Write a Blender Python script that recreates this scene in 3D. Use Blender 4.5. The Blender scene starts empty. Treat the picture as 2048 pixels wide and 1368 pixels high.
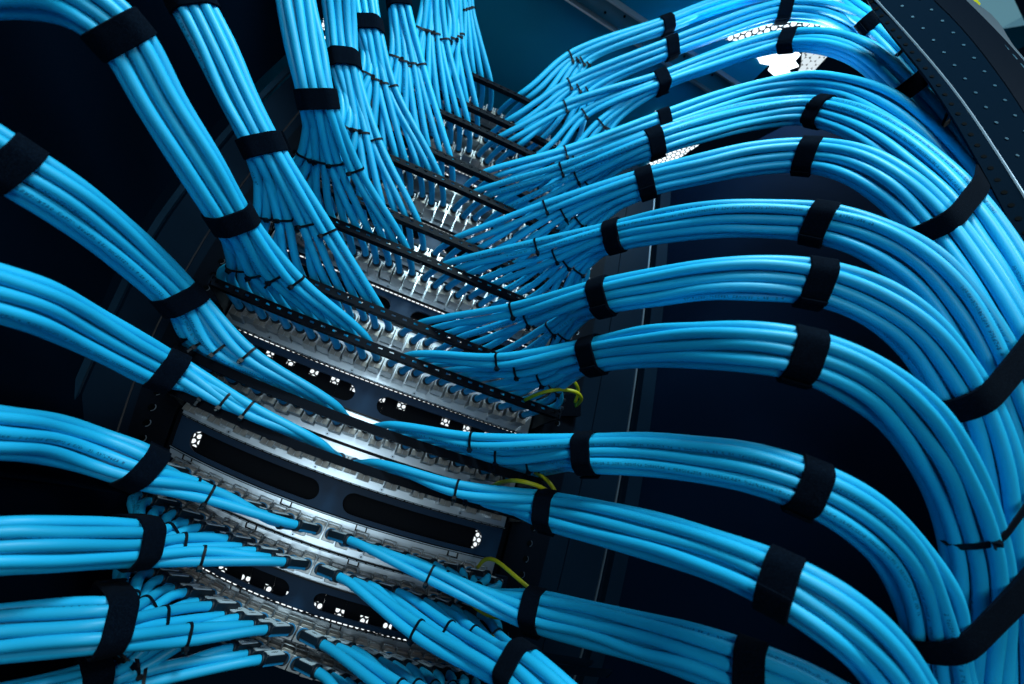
import bpy, bmesh, math, random
import numpy as np
from mathutils import Vector, Matrix
random.seed(7); rng = np.random.default_rng(11)
S = bpy.context.scene
COL = S.collection

# ------------------------------------------------------------------ camera
F = 819.127                                   # focal length in pixels of the 2048-wide photograph
CAM = np.array([0.013417, -0.549077, 0.256653])
RT = np.array([0.89941, -0.362339, 0.244484])
UP = np.array([-0.361943, -0.303765, 0.881319])
BK = np.array([-0.245071, -0.881156, -0.404356])
cd = bpy.data.cameras.new("camera"); cam = bpy.data.objects.new("camera", cd); COL.objects.link(cam)
cam.matrix_world = Matrix([[RT[i], UP[i], BK[i], CAM[i]] for i in range(3)] + [[0, 0, 0, 1]])
cd.sensor_width = 36.0; cd.lens = 36.0 * F / 2048.0
cd.clip_start = 0.005; cd.clip_end = 50
cd.dof.use_dof = True; cd.dof.focus_distance = 0.43; cd.dof.aperture_fstop = 4.8
S.camera = cam

# ------------------------------------------------------------------ world and lamps
W = bpy.data.worlds.new("World"); S.world = W; W.use_nodes = True
W.node_tree.nodes["Background"].inputs[0].default_value = (0.05, 0.25, 0.6, 1)
W.node_tree.nodes["Background"].inputs[1].default_value = 0.008

def lamp(name, loc, target, sx, sy, power, color, spread=180):
    ld = bpy.data.lights.new(name, 'AREA'); ld.shape = 'RECTANGLE'; ld.size = sx; ld.size_y = sy
    ld.energy = power; ld.color = color; ld.spread = math.radians(spread)
    o = bpy.data.objects.new(name, ld); COL.objects.link(o)
    o.location = loc
    o.rotation_euler = (Vector(target) - Vector(loc)).to_track_quat('-Z', 'Y').to_euler()
    return o
lamp("aisle_ceiling_lamp", (0.04, -0.92, 1.22), (0.05, -0.20, 0.36), 0.32, 0.28, 14.0, (0.66, 0.94, 1.0))
lamp("aisle_strip_lamp", (-0.03, -1.5, 0.42), (0.0, 0, 0.3), 0.14, 1.0, 5.8, (0.72, 0.92, 1.0))
lamp("side_aisle_lamp", (0.62, -1.00, 0.95), (0.42, -0.38, 0.55), 0.14, 0.14, 2.4, (0.72, 0.92, 1.0))
lamp("roof_opening_lamp", (0.37, -0.26, 1.075), (0.43, -0.30, 0.5), 0.10, 0.22, 2.4, (0.55, 0.85, 1.0))

S.view_settings.view_transform = 'Standard'; S.view_settings.look = 'None'
S.view_settings.exposure = 0.0; S.view_settings.gamma = 1.0; S.view_settings.use_curve_mapping = False
S.cycles.use_denoising = True
try: S.cycles.denoiser = 'OPENIMAGEDENOISE'
except Exception: pass
S.cycles.max_bounces = 8; S.cycles.diffuse_bounces = 3; S.cycles.glossy_bounces = 4
S.cycles.caustics_reflective = False; S.cycles.caustics_refractive = False
S.cycles.sample_clamp_indirect = 4.0
BOW = [(0,0,0,0.0293,0.0895),
(0,0,1,0.0036,0.0903),
(0,0,2,0.0404,0.3358),
(0,1,0,-0.1135,0.4792),
(0,1,1,-0.1354,-0.9319),
(0,1,2,-0.2931,-1.9826),
(0,2,0,0.1179,1.0545),
(0,2,1,0.3220,2.9065),
(0,2,2,0.7214,3.3918),
(0,3,0,0.0459,-0.7507),
(0,3,1,-0.1507,-3.5056),
(0,3,2,-0.4240,-2.3644),
(0,4,0,-0.1013,-0.0410),
(0,4,1,-0.0067,1.2010),
(0,5,0,0.0385,0.1189),
(1,0,0,0.7858,-0.1181),
(1,0,1,-0.3614,-0.1913),
(1,0,2,-1.1736,-0.4519),
(1,1,0,0.6996,0.3183),
(1,1,1,1.7277,0.9040),
(1,1,2,3.0389,2.0993),
(1,2,0,-0.7781,-0.2955),
(1,2,1,-2.8788,-0.8008),
(1,2,2,-2.5764,-1.4106),
(1,3,0,0.0624,0.3116),
(1,3,1,1.1413,0.3148),
(1,4,0,0.0980,-0.1268),
(2,0,0,0.3492,0.3483),
(2,0,1,0.8034,0.7000),
(2,0,2,1.5547,0.8589),
(2,1,0,-0.1258,-0.5978),
(2,1,1,-0.5297,-2.3673),
(2,1,2,-1.5597,-2.1188),
(2,2,0,0.0537,-0.3533),
(2,2,1,0.0614,1.1986),
(2,3,0,-0.0329,0.4153),
(3,0,0,-0.6881,-0.0215),
(3,0,1,-1.9940,0.0247),
(3,0,2,-2.7044,-0.2183),
(3,1,0,-0.0980,0.0650),
(3,1,1,1.2938,-0.1234),
(3,2,0,0.3997,-0.0650),
(4,0,0,-0.0414,-0.2088),
(4,0,1,-0.3809,-0.1821),
(4,1,0,-0.0207,0.3469),
(5,0,0,0.3752,0.0186)]

# ------------------------------------------------------------------ rack coordinates
# u across the rack, v up, w out of the rack towards the aisle (metres). The patch panels are bowed; BOW is that bend.
U = 0.04445
def rk(u, v, w=0.0):
    a = b = 0.0
    for i, j, k, p, q in BOW:
        m = u ** i * v ** j * w ** k
        a += p * m; b += q * m
    return np.array([a, -w, b])
def depth(p): return float(-np.dot(np.asarray(p) - CAM, BK))
def to_px(p):
    d = np.asarray(p) - CAM; z = -d.dot(BK)
    return np.array([1024 + F * d.dot(RT) / z, 684 - F * d.dot(UP) / z])
def ray(x, y): return RT * ((x - 1024) / F) + UP * ((684 - y) / F) - BK
def at(x, y, z): return CAM + ray(x, y) * z              # a point of the place at a known distance
def on_v(x, y, v): d = ray(x, y); return CAM + d * ((v - CAM[2]) / d[2])
def on_w(x, y, w): d = ray(x, y); return CAM + d * ((-w - CAM[1]) / d[1])
def on_u(x, y, u): d = ray(x, y); return CAM + d * ((u - CAM[0]) / d[0])
def rack_of(x, y, w):                                     # rack coordinates of a point on the plane w
    p = on_w(x, y, w); u, v = p[0], p[2]
    for _ in range(12):
        q = rk(u, v, w); u += (p[0] - q[0]) * .8; v += (p[2] - q[2]) * .8
    return u, v

# ------------------------------------------------------------------ materials
def mat(name, col, rough=0.5, metal=0.0, spec=0.5, bump=0.0, bscale=200.0, vary=0.0, sheen=0.0, emit=None, estr=0.0, coat=0.0):
    m = bpy.data.materials.new(name); m.use_nodes = True
    n = m.node_tree.nodes; l = m.node_tree.links; b = n["Principled BSDF"]
    b.inputs["Base Color"].default_value = (*col, 1); b.inputs["Roughness"].default_value = rough
    b.inputs["Metallic"].default_value = metal; b.inputs["Specular IOR Level"].default_value = spec
    b.inputs["Coat Weight"].default_value = coat
    if sheen: b.inputs["Sheen Weight"].default_value = sheen
    if emit: b.inputs["Emission Color"].default_value = (*emit, 1); b.inputs["Emission Strength"].default_value = estr
    if bump or vary:
        tc = n.new("ShaderNodeTexCoord"); no = n.new("ShaderNodeTexNoise"); no.inputs["Scale"].default_value = bscale
        no.inputs["Detail"].default_value = 4; l.new(tc.outputs["Object"], no.inputs["Vector"])
        if bump:
            bp = n.new("ShaderNodeBump"); bp.inputs["Strength"].default_value = bump; bp.inputs["Distance"].default_value = 0.001
            l.new(no.outputs["Fac"], bp.inputs["Height"]); l.new(bp.outputs["Normal"], b.inputs["Normal"])
        if vary:
            mr = n.new("ShaderNodeMapRange"); mr.inputs["To Min"].default_value = rough - vary; mr.inputs["To Max"].default_value = rough + vary
            l.new(no.outputs["Fac"], mr.inputs["Value"]); l.new(mr.outputs["Result"], b.inputs["Roughness"])
    return m

def cable_material():
    m = bpy.data.materials.new("blue_cable_jacket"); m.use_nodes = True
    n = m.node_tree.nodes; l = m.node_tree.links; b = n["Principled BSDF"]
    def M(op, a, c=None, clamp=False):
        x = n.new("ShaderNodeMath"); x.operation = op; x.use_clamp = clamp
        for i, v in enumerate((a, c)):
            if v is None: continue
            if isinstance(v, (int, float)): x.inputs[i].default_value = v
            else: l.new(v, x.inputs[i])
        return x.outputs[0]
    uv = n.new("ShaderNodeUVMap"); sp = n.new("ShaderNodeSeparateXYZ"); l.new(uv.outputs[0], sp.inputs[0])
    oi = n.new("ShaderNodeObjectInfo"); rnd = oi.outputs["Random"]
    x = M('ADD', M('DIVIDE', sp.outputs[0], 0.0021), M('MULTIPLY', rnd, 500.0))      # characters along the jacket
    y = M('MULTIPLY', M('SUBTRACT', sp.outputs[1], 0.455), 1 / 0.09 * 5)             # five dot rows
    fx = M('FRACT', x); col = M('FLOOR', M('MULTIPLY', fx, 4.0)); ch = M('FLOOR', x); row = M('FLOOR', y)
    cv = n.new("ShaderNodeCombineXYZ"); l.new(M('ADD', M('MULTIPLY', ch, 4.0), col), cv.inputs[0]); l.new(row, cv.inputs[1]); l.new(rnd, cv.inputs[2])
    wn = n.new("ShaderNodeTexWhiteNoise"); wn.noise_dimensions = '3D'; l.new(cv.outputs[0], wn.inputs["Vector"])
    dot = M('GREATER_THAN', wn.outputs["Value"], 0.42)
    dot = M('MULTIPLY', dot, M('LESS_THAN', fx, 0.75))
    dot = M('MULTIPLY', dot, M('MULTIPLY', M('GREATER_THAN', y, 0.0), M('LESS_THAN', y, 5.0)))
    w1 = n.new("ShaderNodeTexWhiteNoise"); w1.noise_dimensions = '1D'; l.new(ch, w1.inputs["W"])
    dot = M('MULTIPLY', dot, M('GREATER_THAN', w1.outputs["Value"], 0.17))            # spaces between words
    w2 = n.new("ShaderNodeTexWhiteNoise"); w2.noise_dimensions = '1D'; l.new(M('FLOOR', M('DIVIDE', x, 34.0)), w2.inputs["W"])
    dot = M('MULTIPLY', dot, M('GREATER_THAN', w2.outputs["Value"], 0.30))            # blank stretches
    dot = M('MULTIPLY', dot, 0.75)
    no = n.new("ShaderNodeTexNoise"); no.inputs["Scale"].default_value = 9.0; no.inputs["Detail"].default_value = 2
    tc = n.new("ShaderNodeTexCoord"); l.new(tc.outputs["Object"], no.inputs["Vector"])
    n2 = n.new("ShaderNodeTexNoise"); n2.inputs["Scale"].default_value = 70.0; n2.inputs["Detail"].default_value = 5; l.new(tc.outputs["Object"], n2.inputs["Vector"])
    rr = n.new("ShaderNodeMapRange"); rr.inputs["To Min"].default_value = 0.34; rr.inputs["To Max"].default_value = 0.56; l.new(n2.outputs["Fac"], rr.inputs["Value"]); l.new(rr.outputs["Result"], b.inputs["Roughness"])
    br = M('ADD', M('ADD', 0.80, M('MULTIPLY', rnd, 0.22)), M('MULTIPLY', no.outputs["Fac"], 0.16))
    base = n.new("ShaderNodeVectorMath"); base.operation = 'SCALE'; base.inputs[0].default_value = CABLE_RGB
    l.new(br, base.inputs["Scale"])
    mx = n.new("ShaderNodeMix"); mx.data_type = 'RGBA'; l.new(dot, mx.inputs["Factor"])
    l.new(base.outputs[0], mx.inputs["A"]); mx.inputs["B"].default_value = (0.002, 0.045, 0.14, 1)
    l.new(mx.outputs["Result"], b.inputs["Base Color"])
    b.inputs["Roughness"].default_value = 0.44; b.inputs["Specular IOR Level"].default_value = 0.40
    return m

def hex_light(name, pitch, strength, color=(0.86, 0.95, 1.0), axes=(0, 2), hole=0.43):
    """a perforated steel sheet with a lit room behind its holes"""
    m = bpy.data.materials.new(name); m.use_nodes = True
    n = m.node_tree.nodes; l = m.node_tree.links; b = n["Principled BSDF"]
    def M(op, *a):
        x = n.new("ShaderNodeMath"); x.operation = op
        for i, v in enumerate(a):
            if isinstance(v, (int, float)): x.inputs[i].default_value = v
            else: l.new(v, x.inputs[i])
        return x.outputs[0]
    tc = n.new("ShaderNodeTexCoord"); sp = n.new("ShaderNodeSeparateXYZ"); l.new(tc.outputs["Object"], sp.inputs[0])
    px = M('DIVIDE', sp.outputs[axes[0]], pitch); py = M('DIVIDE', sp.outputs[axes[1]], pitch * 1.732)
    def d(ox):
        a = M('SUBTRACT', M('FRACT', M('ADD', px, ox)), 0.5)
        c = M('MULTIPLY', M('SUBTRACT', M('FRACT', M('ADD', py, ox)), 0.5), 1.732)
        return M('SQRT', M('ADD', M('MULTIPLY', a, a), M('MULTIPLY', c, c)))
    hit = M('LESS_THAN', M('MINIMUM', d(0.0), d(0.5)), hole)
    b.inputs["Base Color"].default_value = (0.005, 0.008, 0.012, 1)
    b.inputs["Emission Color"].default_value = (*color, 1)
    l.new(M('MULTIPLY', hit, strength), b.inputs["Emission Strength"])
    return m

CABLE_RGB = (0.012, 0.445, 0.76)
M_CABLE = cable_material()
M_STRAP = mat("black_hook_and_loop", (0.0015, 0.0035, 0.009), 1.0, 0, 0.02, bump=0.5, bscale=1500, sheen=0.01)
nt = M_STRAP.node_tree; ns = nt.nodes.new("ShaderNodeTexNoise"); ns.inputs["Scale"].default_value = 1100; ns.inputs["Detail"].default_value = 6
tcs = nt.nodes.new("ShaderNodeTexCoord"); nt.links.new(tcs.outputs["Object"], ns.inputs["Vector"])
rs = nt.nodes.new("ShaderNodeValToRGB"); rs.color_ramp.elements[0].position = 0.42; rs.color_ramp.elements[0].color = (0.001, 0.0025, 0.006, 1); rs.color_ramp.elements[1].position = 0.78; rs.color_ramp.elements[1].color = (0.0040, 0.0085, 0.017, 1)
nt.links.new(ns.outputs["Fac"], rs.inputs["Fac"]); nt.links.new(rs.outputs["Color"], nt.nodes["Principled BSDF"].inputs["Base Color"])
M_TIE = mat("black_nylon", (0.0025, 0.004, 0.008), 0.45, 0, 0.2)
M_BLACK = mat("black_powder_coat", (0.0014, 0.0036, 0.008), 0.5, 0, 0.06, bump=0.12, bscale=900)
M_NAVY = mat("dark_blue_steel", (0.002, 0.009, 0.020), 0.55, 0.0, 0.06, bump=0.10, bscale=1200)
M_POST = mat("post_edge_steel", (0.004, 0.017, 0.034), 0.5, 0.0, 0.1)
M_BLANK = mat("blank_panel_steel", (0.007, 0.036, 0.085), 0.42, 0.0, 0.14, bump=0.08, bscale=1400)
M_COL = mat("column_steel", (0.0006, 0.0050, 0.012), 0.7, 0.0, 0.01, bump=0.1, bscale=900)
M_SIDER = mat("side_steel_blue_lit", (0.0007, 0.0045, 0.0145), 0.8, 0.0, 0.02)  # bluer copy of the side panel steel; blue light put into its colour
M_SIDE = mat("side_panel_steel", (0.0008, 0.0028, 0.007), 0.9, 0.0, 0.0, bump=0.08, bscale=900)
M_ROOF = mat("roof_steel", (0.003, 0.16, 0.29), 0.6, 0.0, 0.05, bump=0.05, bscale=700)
M_BRACE = mat("zinc_brace", (0.03, 0.13, 0.19), 0.4, 0.3, 0.5, vary=0.08, bscale=60)
M_EDGE = mat("bright_edge", (0.34, 0.42, 0.50), 0.45, 1.0)
M_PLATE = mat("brushed_steel", (0.60, 0.66, 0.73), 0.32, 1.0, 0.5, bump=0.05, bscale=500, vary=0.10)
M_JACK = mat("nickel_jack", (0.44, 0.45, 0.46), 0.42, 1.0, 0.5, bump=0.10, bscale=350, vary=0.12)
M_TAUPE = mat("jack_latch_steel", (0.30, 0.27, 0.245), 0.45, 0.7, 0.5, vary=0.1, bscale=300)
M_RING = mat("blue_strain_relief", (0.01, 0.20, 0.42), 0.4, 0, 0.5)
M_LABEL = mat("grey_port_label", (0.60, 0.68, 0.74), 0.6, 0, 0.3)
M_BOOT = mat("dark_plug_shell", (0.004, 0.010, 0.018), 0.4, 0, 0.5)
M_YEL = mat("yellow_green_wire", (0.50, 0.46, 0.010), 0.4, 0, 0.4)
M_GRN = mat("green_wire_stripe", (0.03, 0.30, 0.04), 0.4, 0, 0.4)
M_SCREW = mat("zinc_screw", (0.45, 0.52, 0.60), 0.3, 1.0)
M_HOLE = mat("punched_hole", (0.001, 0.0015, 0.002), 0.9, 0, 0.05)
M_HOLE_LIGHT = mat("pale_hole_light", (0.018, 0.065, 0.10), 0.4, 0.2)  # paler colour painted for light seen through holes and slits
M_DOOR = hex_light("lit_front_door_mesh", 0.0080, 1.2, hole=0.37)
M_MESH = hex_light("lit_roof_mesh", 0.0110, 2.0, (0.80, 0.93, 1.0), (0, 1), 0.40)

# ------------------------------------------------------------------ mesh helpers
class MB:
    """collects quads and linked shapes, then links them as ONE mesh object"""
    def __init__(s): s.v = []; s.f = []; s.m = []
    def add(s, vs, fs, mi=0):
        o = len(s.v); s.v += [tuple(map(float, p)) for p in vs]; s.f += [tuple(i + o for i in f) for f in fs]; s.m += [mi] * len(fs)
    def loft(s, rings, mi=0, cap=True, closed=True):
        k = len(rings[0]); vs = [p for r in rings for p in r]; fs = []
        for i in range(len(rings) - 1):
            for j in range(k if closed else k - 1):
                a = i * k + j; b = i * k + (j + 1) % k
                fs.append((a, b, b + k, a + k))
        if cap and closed:
            fs.append(tuple(range(k - 1, -1, -1))); fs.append(tuple(range((len(rings) - 1) * k, len(rings) * k)))
        s.add(vs, fs, mi)
    def sweep_u(s, us, v0, v1, w0, w1, mi=0):
        g = lambda q, u: q(u) if callable(q) else q
        s.loft([[rk(u, g(v0, u), w0), rk(u, g(v1, u), w0), rk(u, g(v1, u), w1), rk(u, g(v0, u), w1)] for u in us], mi)
    def sweep_v(s, vs, u0, u1, w0, w1, mi=0):
        s.loft([[rk(u0, v, w0), rk(u0, v, w1), rk(u1, v, w1), rk(u1, v, w0)] for v in vs], mi)
    def box(s, c, ax, ay, az, hx, hy, hz, mi=0):
        c, ax, ay, az = (np.asarray(q, float) for q in (c, ax, ay, az))
        P = [c + ax * hx * i + ay * hy * j + az * hz * k for k in (-1, 1) for j in (-1, 1) for i in (-1, 1)]
        s.add(P, [(0, 2, 3, 1), (4, 5, 7, 6), (0, 1, 5, 4), (2, 6, 7, 3), (0, 4, 6, 2), (1, 3, 7, 5)], mi)
    def cyl(s, c, ax, r, h, n=14, mi=0, r2=None):
        ax = unit(ax); e1 = unit(np.cross(ax, (0.3, 0.2, 0.9))); e2 = np.cross(ax, e1); c = np.asarray(c, float)
        R2 = r if r2 is None else r2
        s.loft([[c + ax * z + (e1 * math.cos(t) + e2 * math.sin(t)) * q for t in np.linspace(0, 2 * math.pi, n, endpoint=False)] for z, q in ((0, r), (h, R2))], mi)
    def tube(s, pts, r, n=10, mi=0):
        s.loft(tube_rings(pts, r, n), mi)
    def build(s, name, mats, parent=None, origin=(0, 0, 0), smooth=35, link=True, bevel=0.0):
        me = bpy.data.meshes.new(name)
        o0 = np.asarray(origin, float)
        me.from_pydata([tuple(np.array(p) - o0) for p in s.v], [], s.f)
        for q in (mats if isinstance(mats, (list, tuple)) else [mats]): me.materials.append(q)
        me.polygons.foreach_set("material_index", s.m)
        me.update()
        bm = bmesh.new(); bm.from_mesh(me); bmesh.ops.recalc_face_normals(bm, faces=bm.faces); bm.to_mesh(me); bm.free()
        if smooth:
            me.polygons.foreach_set("use_smooth", [True] * len(me.polygons)); me.set_sharp_from_angle(angle=math.radians(smooth))
        o = bpy.data.objects.new(name, me)
        if link: COL.objects.link(o)
        if parent is not None:
            pw = parent.location.copy(); q = parent.parent
            while q is not None: pw += q.location; q = q.parent
            o.parent = parent; o.location = Vector(o0) - pw
        else: o.location = Vector(o0)
        if bevel:
            b = o.modifiers.new("edge", 'BEVEL'); b.width = bevel; b.segments = 2; b.limit_method = 'ANGLE'
        return o

def unit(a): a = np.asarray(a, float); return a / (np.linalg.norm(a) + 1e-12)
def tag(o, label=None, cat=None, group=None, kind=None):
    if label: o["label"] = label
    if cat: o["category"] = cat
    if group: o["group"] = group
    if kind: o["kind"] = kind
    return o
def empty(name, loc):
    o = bpy.data.objects.new(name, None); COL.objects.link(o); o.location = Vector(loc); o.empty_display_size = 0.01; return o

def spline(P, step=0.006, alpha=0.5, smooth=3):
    """centripetal Catmull-Rom through P, resampled evenly"""
    P = [np.asarray(p, float) for p in P]
    P = [2 * P[0] - P[1]] + P + [2 * P[-1] - P[-2]]
    out = []
    for i in range(1, len(P) - 2):
        p0, p1, p2, p3 = P[i - 1:i + 3]
        t0 = 0; t1 = t0 + max(np.linalg.norm(p1 - p0), 1e-6) ** alpha; t2 = t1 + max(np.linalg.norm(p2 - p1), 1e-6) ** alpha; t3 = t2 + max(np.linalg.norm(p3 - p2), 1e-6) ** alpha
        n = max(3, int(np.linalg.norm(p2 - p1) / 0.003))
        for t in np.linspace(t1, t2, n, endpoint=False):
            A1 = (t1 - t) / (t1 - t0) * p0 + (t - t0) / (t1 - t0) * p1; A2 = (t2 - t) / (t2 - t1) * p1 + (t - t1) / (t2 - t1) * p2
            A3 = (t3 - t) / (t3 - t2) * p2 + (t - t2) / (t3 - t2) * p3
            B1 = (t2 - t) / (t2 - t0) * A1 + (t - t0) / (t2 - t0) * A2; B2 = (t3 - t) / (t3 - t1) * A2 + (t - t1) / (t3 - t1) * A3
            out.append((t2 - t) / (t2 - t1) * B1 + (t - t1) / (t2 - t1) * B2)
    out.append(P[-2]); out = np.array(out)
    # light smoothing, then resample
    for _ in range(smooth): out[1:-1] = 0.25 * out[:-2] + 0.5 * out[1:-1] + 0.25 * out[2:]
    d = np.r_[0, np.cumsum(np.linalg.norm(np.diff(out, axis=0), axis=1))]
    n = max(6, int(d[-1] / step)); q = np.linspace(0, d[-1], n)
    return np.stack([np.interp(q, d, out[:, k]) for k in range(3)], 1)

def tube_rings(pts, r, n):
    pts = np.asarray(pts, float); T = np.gradient(pts, axis=0); T /= np.linalg.norm(T, axis=1)[:, None] + 1e-12
    k = len(pts) // 2; E = np.zeros_like(pts)
    a = np.array([0.1, -1.0, 0.45]); E[k] = unit(a - T[k] * a.dot(T[k]))
    for i in range(k + 1, len(pts)): E[i] = unit(E[i - 1] - T[i] * E[i - 1].dot(T[i]))
    for i in range(k - 1, -1, -1): E[i] = unit(E[i + 1] - T[i] * E[i + 1].dot(T[i]))
    B = np.cross(T, E)
    return [[pts[i] + r * (E[i] * math.cos(t) + B[i] * math.sin(t)) for t in np.linspace(0, 2 * math.pi, n, endpoint=False)] for i in range(len(pts))]

def cable_object(name, pts, r, n=12, roll=0.0, material=None):
    """a round cable: one mesh with the print running along its UV"""
    rings = np.array(tube_rings(pts, r, n)); N = len(pts); o0 = pts[0].copy()
    V = (rings - o0).reshape(-1, 3)
    idx = np.arange(N * n).reshape(N, n); nx = np.roll(idx, -1, axis=1)
    Q = np.stack([idx[:-1], nx[:-1], nx[1:], idx[1:]], -1).reshape(-1, 4)
    me = bpy.data.meshes.new(name)
    me.from_pydata(V.tolist(), [], Q.tolist() + [list(range(n - 1, -1, -1)), list(range((N - 1) * n, N * n))])
    L = np.r_[0, np.cumsum(np.linalg.norm(np.diff(pts, axis=0), axis=1))]
    uvl = me.uv_layers.new(name="print"); uv = np.zeros((len(me.loops), 2))
    j = np.arange(n); ua = L[:-1, None] + np.zeros(n); ub = L[1:, None] + np.zeros(n)
    va = np.tile(j / n, (N - 1, 1)); vb = np.tile((j + 1) / n, (N - 1, 1))
    quad = np.stack([np.stack([ua, va], -1), np.stack([ua, vb], -1), np.stack([ub, vb], -1), np.stack([ub, va], -1)], 2).reshape(-1, 2)
    uv[:len(quad)] = quad; uv[:len(quad), 1] = (uv[:len(quad), 1] + roll)
    # the print band sits at v = 0.5; wrap whole faces so that none straddles
    vm = uv[:len(quad), 1].reshape(-1, 4); vm -= np.floor(vm.min(axis=1))[:, None]
    uv[:len(quad), 1] = vm.ravel()
    uvl.data.foreach_set("uv", uv.ravel())
    me.polygons.foreach_set("use_smooth", [True] * len(me.polygons))
    me.materials.append(material or M_CABLE); me.update()
    o = bpy.data.objects.new(name, me); COL.objects.link(o); o.location = Vector(o0)
    return o

ORD = ["lowest", "second", "third", "fourth", "fifth", "sixth", "seventh", "eighth", "ninth", "tenth", "eleventh", "twelfth", "thirteenth", "fourteenth", "topmost"]
NTH = ["first", "second", "third", "fourth", "fifth", "sixth", "seventh", "eighth", "ninth", "tenth", "eleventh", "twelfth"]
def panel_words(k): return ORD[k] + " patch panel" + (" from the bottom" if 0 < k < 14 else "")

# ------------------------------------------------------------------ cabinet: roof, side panels, posts, rails
HW = 0.2254
def panel_slab(name, corners, thick, m, label=None, cat=None, kind=None):
    b = MB(); c = [np.asarray(p, float) for p in corners]; nrm = unit(np.cross(c[1] - c[0], c[2] - c[0]))
    b.loft([[p for p in c], [p + nrm * thick for p in c]])
    return tag(b.build(name, m, origin=c[0]), label, cat, None, kind)
VR = 1.16
panel_slab("cabinet_roof", [(-0.62, -0.60, VR), (0.455, -0.60, VR), (0.455, 0.75, VR), (-0.62, 0.75, VR)], 0.004, M_ROOF,
           "dark teal steel cabinet roof seen from below, above the top patch panel", "cabinet roof")
def brace():
    b = MB(); y0, y1 = -0.128, -0.182
    a = on_v(1152, 0, VR)[1]; c = on_v(1235, 0, VR)[1]
    y0, y1 = a, c
    for (yy, ww) in ((y0, 0.0016), (y1, 0.0016)):
        b.box((0.22, yy, VR - 0.010), (1, 0, 0), (0, 1, 0), (0, 0, 1), 0.225, ww, 0.008, 1)
    b.box((0.22, (y0 + y1) / 2, VR - 0.004), (1, 0, 0), (0, 1, 0), (0, 0, 1), 0.225, abs(y0 - y1) / 2 - 0.0018, 0.002, 0)
    for x in np.arange(0.03, 0.43, 0.035):
        b.cyl((x, (y0 + y1) / 2 + (0.006 if int(x * 1000) % 2 else -0.006), VR - 0.0062), (0, 0, -1), 0.0025, 0.0006, 10, 2)
    return tag(b.build("roof_brace", [M_BRACE, M_EDGE, M_HOLE]), "pale zinc brace strip crossing the underside of the teal roof", "brace")
brace()

vs = np.linspace(-0.12, 1.04, 30)
def side_panel(u, sgn, name, label, reach=0.62, m=None):
    b = MB(); e = [rk(u, v, 0.0) for v in vs]
    o = np.array([sgn * (0.40 if sgn < 0 else 0.11), -reach, 0.0]); t = np.array([sgn * 0.004, 0, 0])
    lo = [e[0] - (0, 0, 0.6)] + e + ([e[-1] + (0, 0, 0.12)] if sgn < 0 else [])
    b.loft([[p, p + o, p + o + t, p + t] for p in lo])
    return tag(b.build(name, m or M_SIDE, origin=e[0]), label, "side panel")
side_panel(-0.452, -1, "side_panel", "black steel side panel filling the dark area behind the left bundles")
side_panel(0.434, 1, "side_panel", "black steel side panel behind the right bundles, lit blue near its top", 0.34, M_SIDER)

def post(name, segs, label, cat="post", holes=None, ext=True):
    b = MB()
    for (u0, u1, w0, w1, mi) in segs: b.sweep_v(vs, u0, u1, w0, w1, mi)
    r = empty(name, rk(segs[0][0], -0.1, 0)); tag(r, label, cat)
    b.build("column", [M_BLACK, M_NAVY, M_EDGE, M_SIDE], r)
    if holes:
        hb = MB()
        for v in np.arange(-0.1, 1.0, 0.0222):
            c = rk(holes, v, 0.0032)
            hb.cyl(c, (0, -1, 0), 0.0034, 0.0006, 12, 0)
            hb.loft([[c + np.array([math.cos(t) * q, -0.0012, math.sin(t) * q]) for q in (0.0034, 0.0043)] for t in np.linspace(-1.3, 1.1, 8)], 1, cap=False, closed=False)  # bright metal crescent set in as each hole's glint
        hb.build("hole_row", [M_HOLE, M_SCREW], r)
    return r
post("mounting_rail", [(-0.300, -0.2345, -0.012, 0.003, 0), (-0.236, -0.2215, -0.016, -0.0075, 0)], "black punched mounting rail at the left ends of the patch panels", "rail", -0.272)
post("mounting_rail", [(0.2345, 0.296, -0.012, 0.003, 0), (0.2215, 0.236, -0.016, -0.0075, 0)], "black punched mounting rail at the right ends of the patch panels", "rail", 0.266)
post("cabinet_post", [(0.2965, 0.3270, -0.010, 0.0015, 1), (0.3285, 0.3925, -0.010, 0.0015, 1), (0.3925, 0.3950, -0.01, 0.0040, 2), (0.406, 0.4330, -0.006, 0.010, 1)], "dark blue steel cabinet post with a bright edge right of the rack")

# lit mesh front door far behind the panels
b = MB(); b.box((0, 0.13, 0.51), (1, 0, 0), (0, 1, 0), (0, 0, 1), 0.26, 0.001, 0.46)
tag(b.build("mesh_door", M_DOOR, origin=(0, 0.13, 0.50)), "lit white honeycomb mesh door glimpsed through openings behind the rack", "mesh door")

# ------------------------------------------------------------------ patch panels
ROWS = [0, 1, 3, 4, 6, 7, 9, 10, 12, 13, 15, 16, 18, 19, 21]      # height of each patch panel in rack units
PITCH = 2 * 0.2110 / 24
def port_u(side, i): return side * PITCH * (i - 0.5)             # i = 1 next to the middle gap
us_full = np.linspace(-HW, HW, 28)
def frame_at(u, v, w):
    p = rk(u, v, w); ax = unit(rk(u + .002, v, w) - rk(u - .002, v, w)); az = unit(np.cross(ax, (0, 1, 0))); az = az if az[2] > 0 else -az
    return p, Matrix([[ax[0], 0, az[0]], [ax[1], 1, az[1]], [ax[2], 0, az[2]]]).to_4x4()

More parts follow.
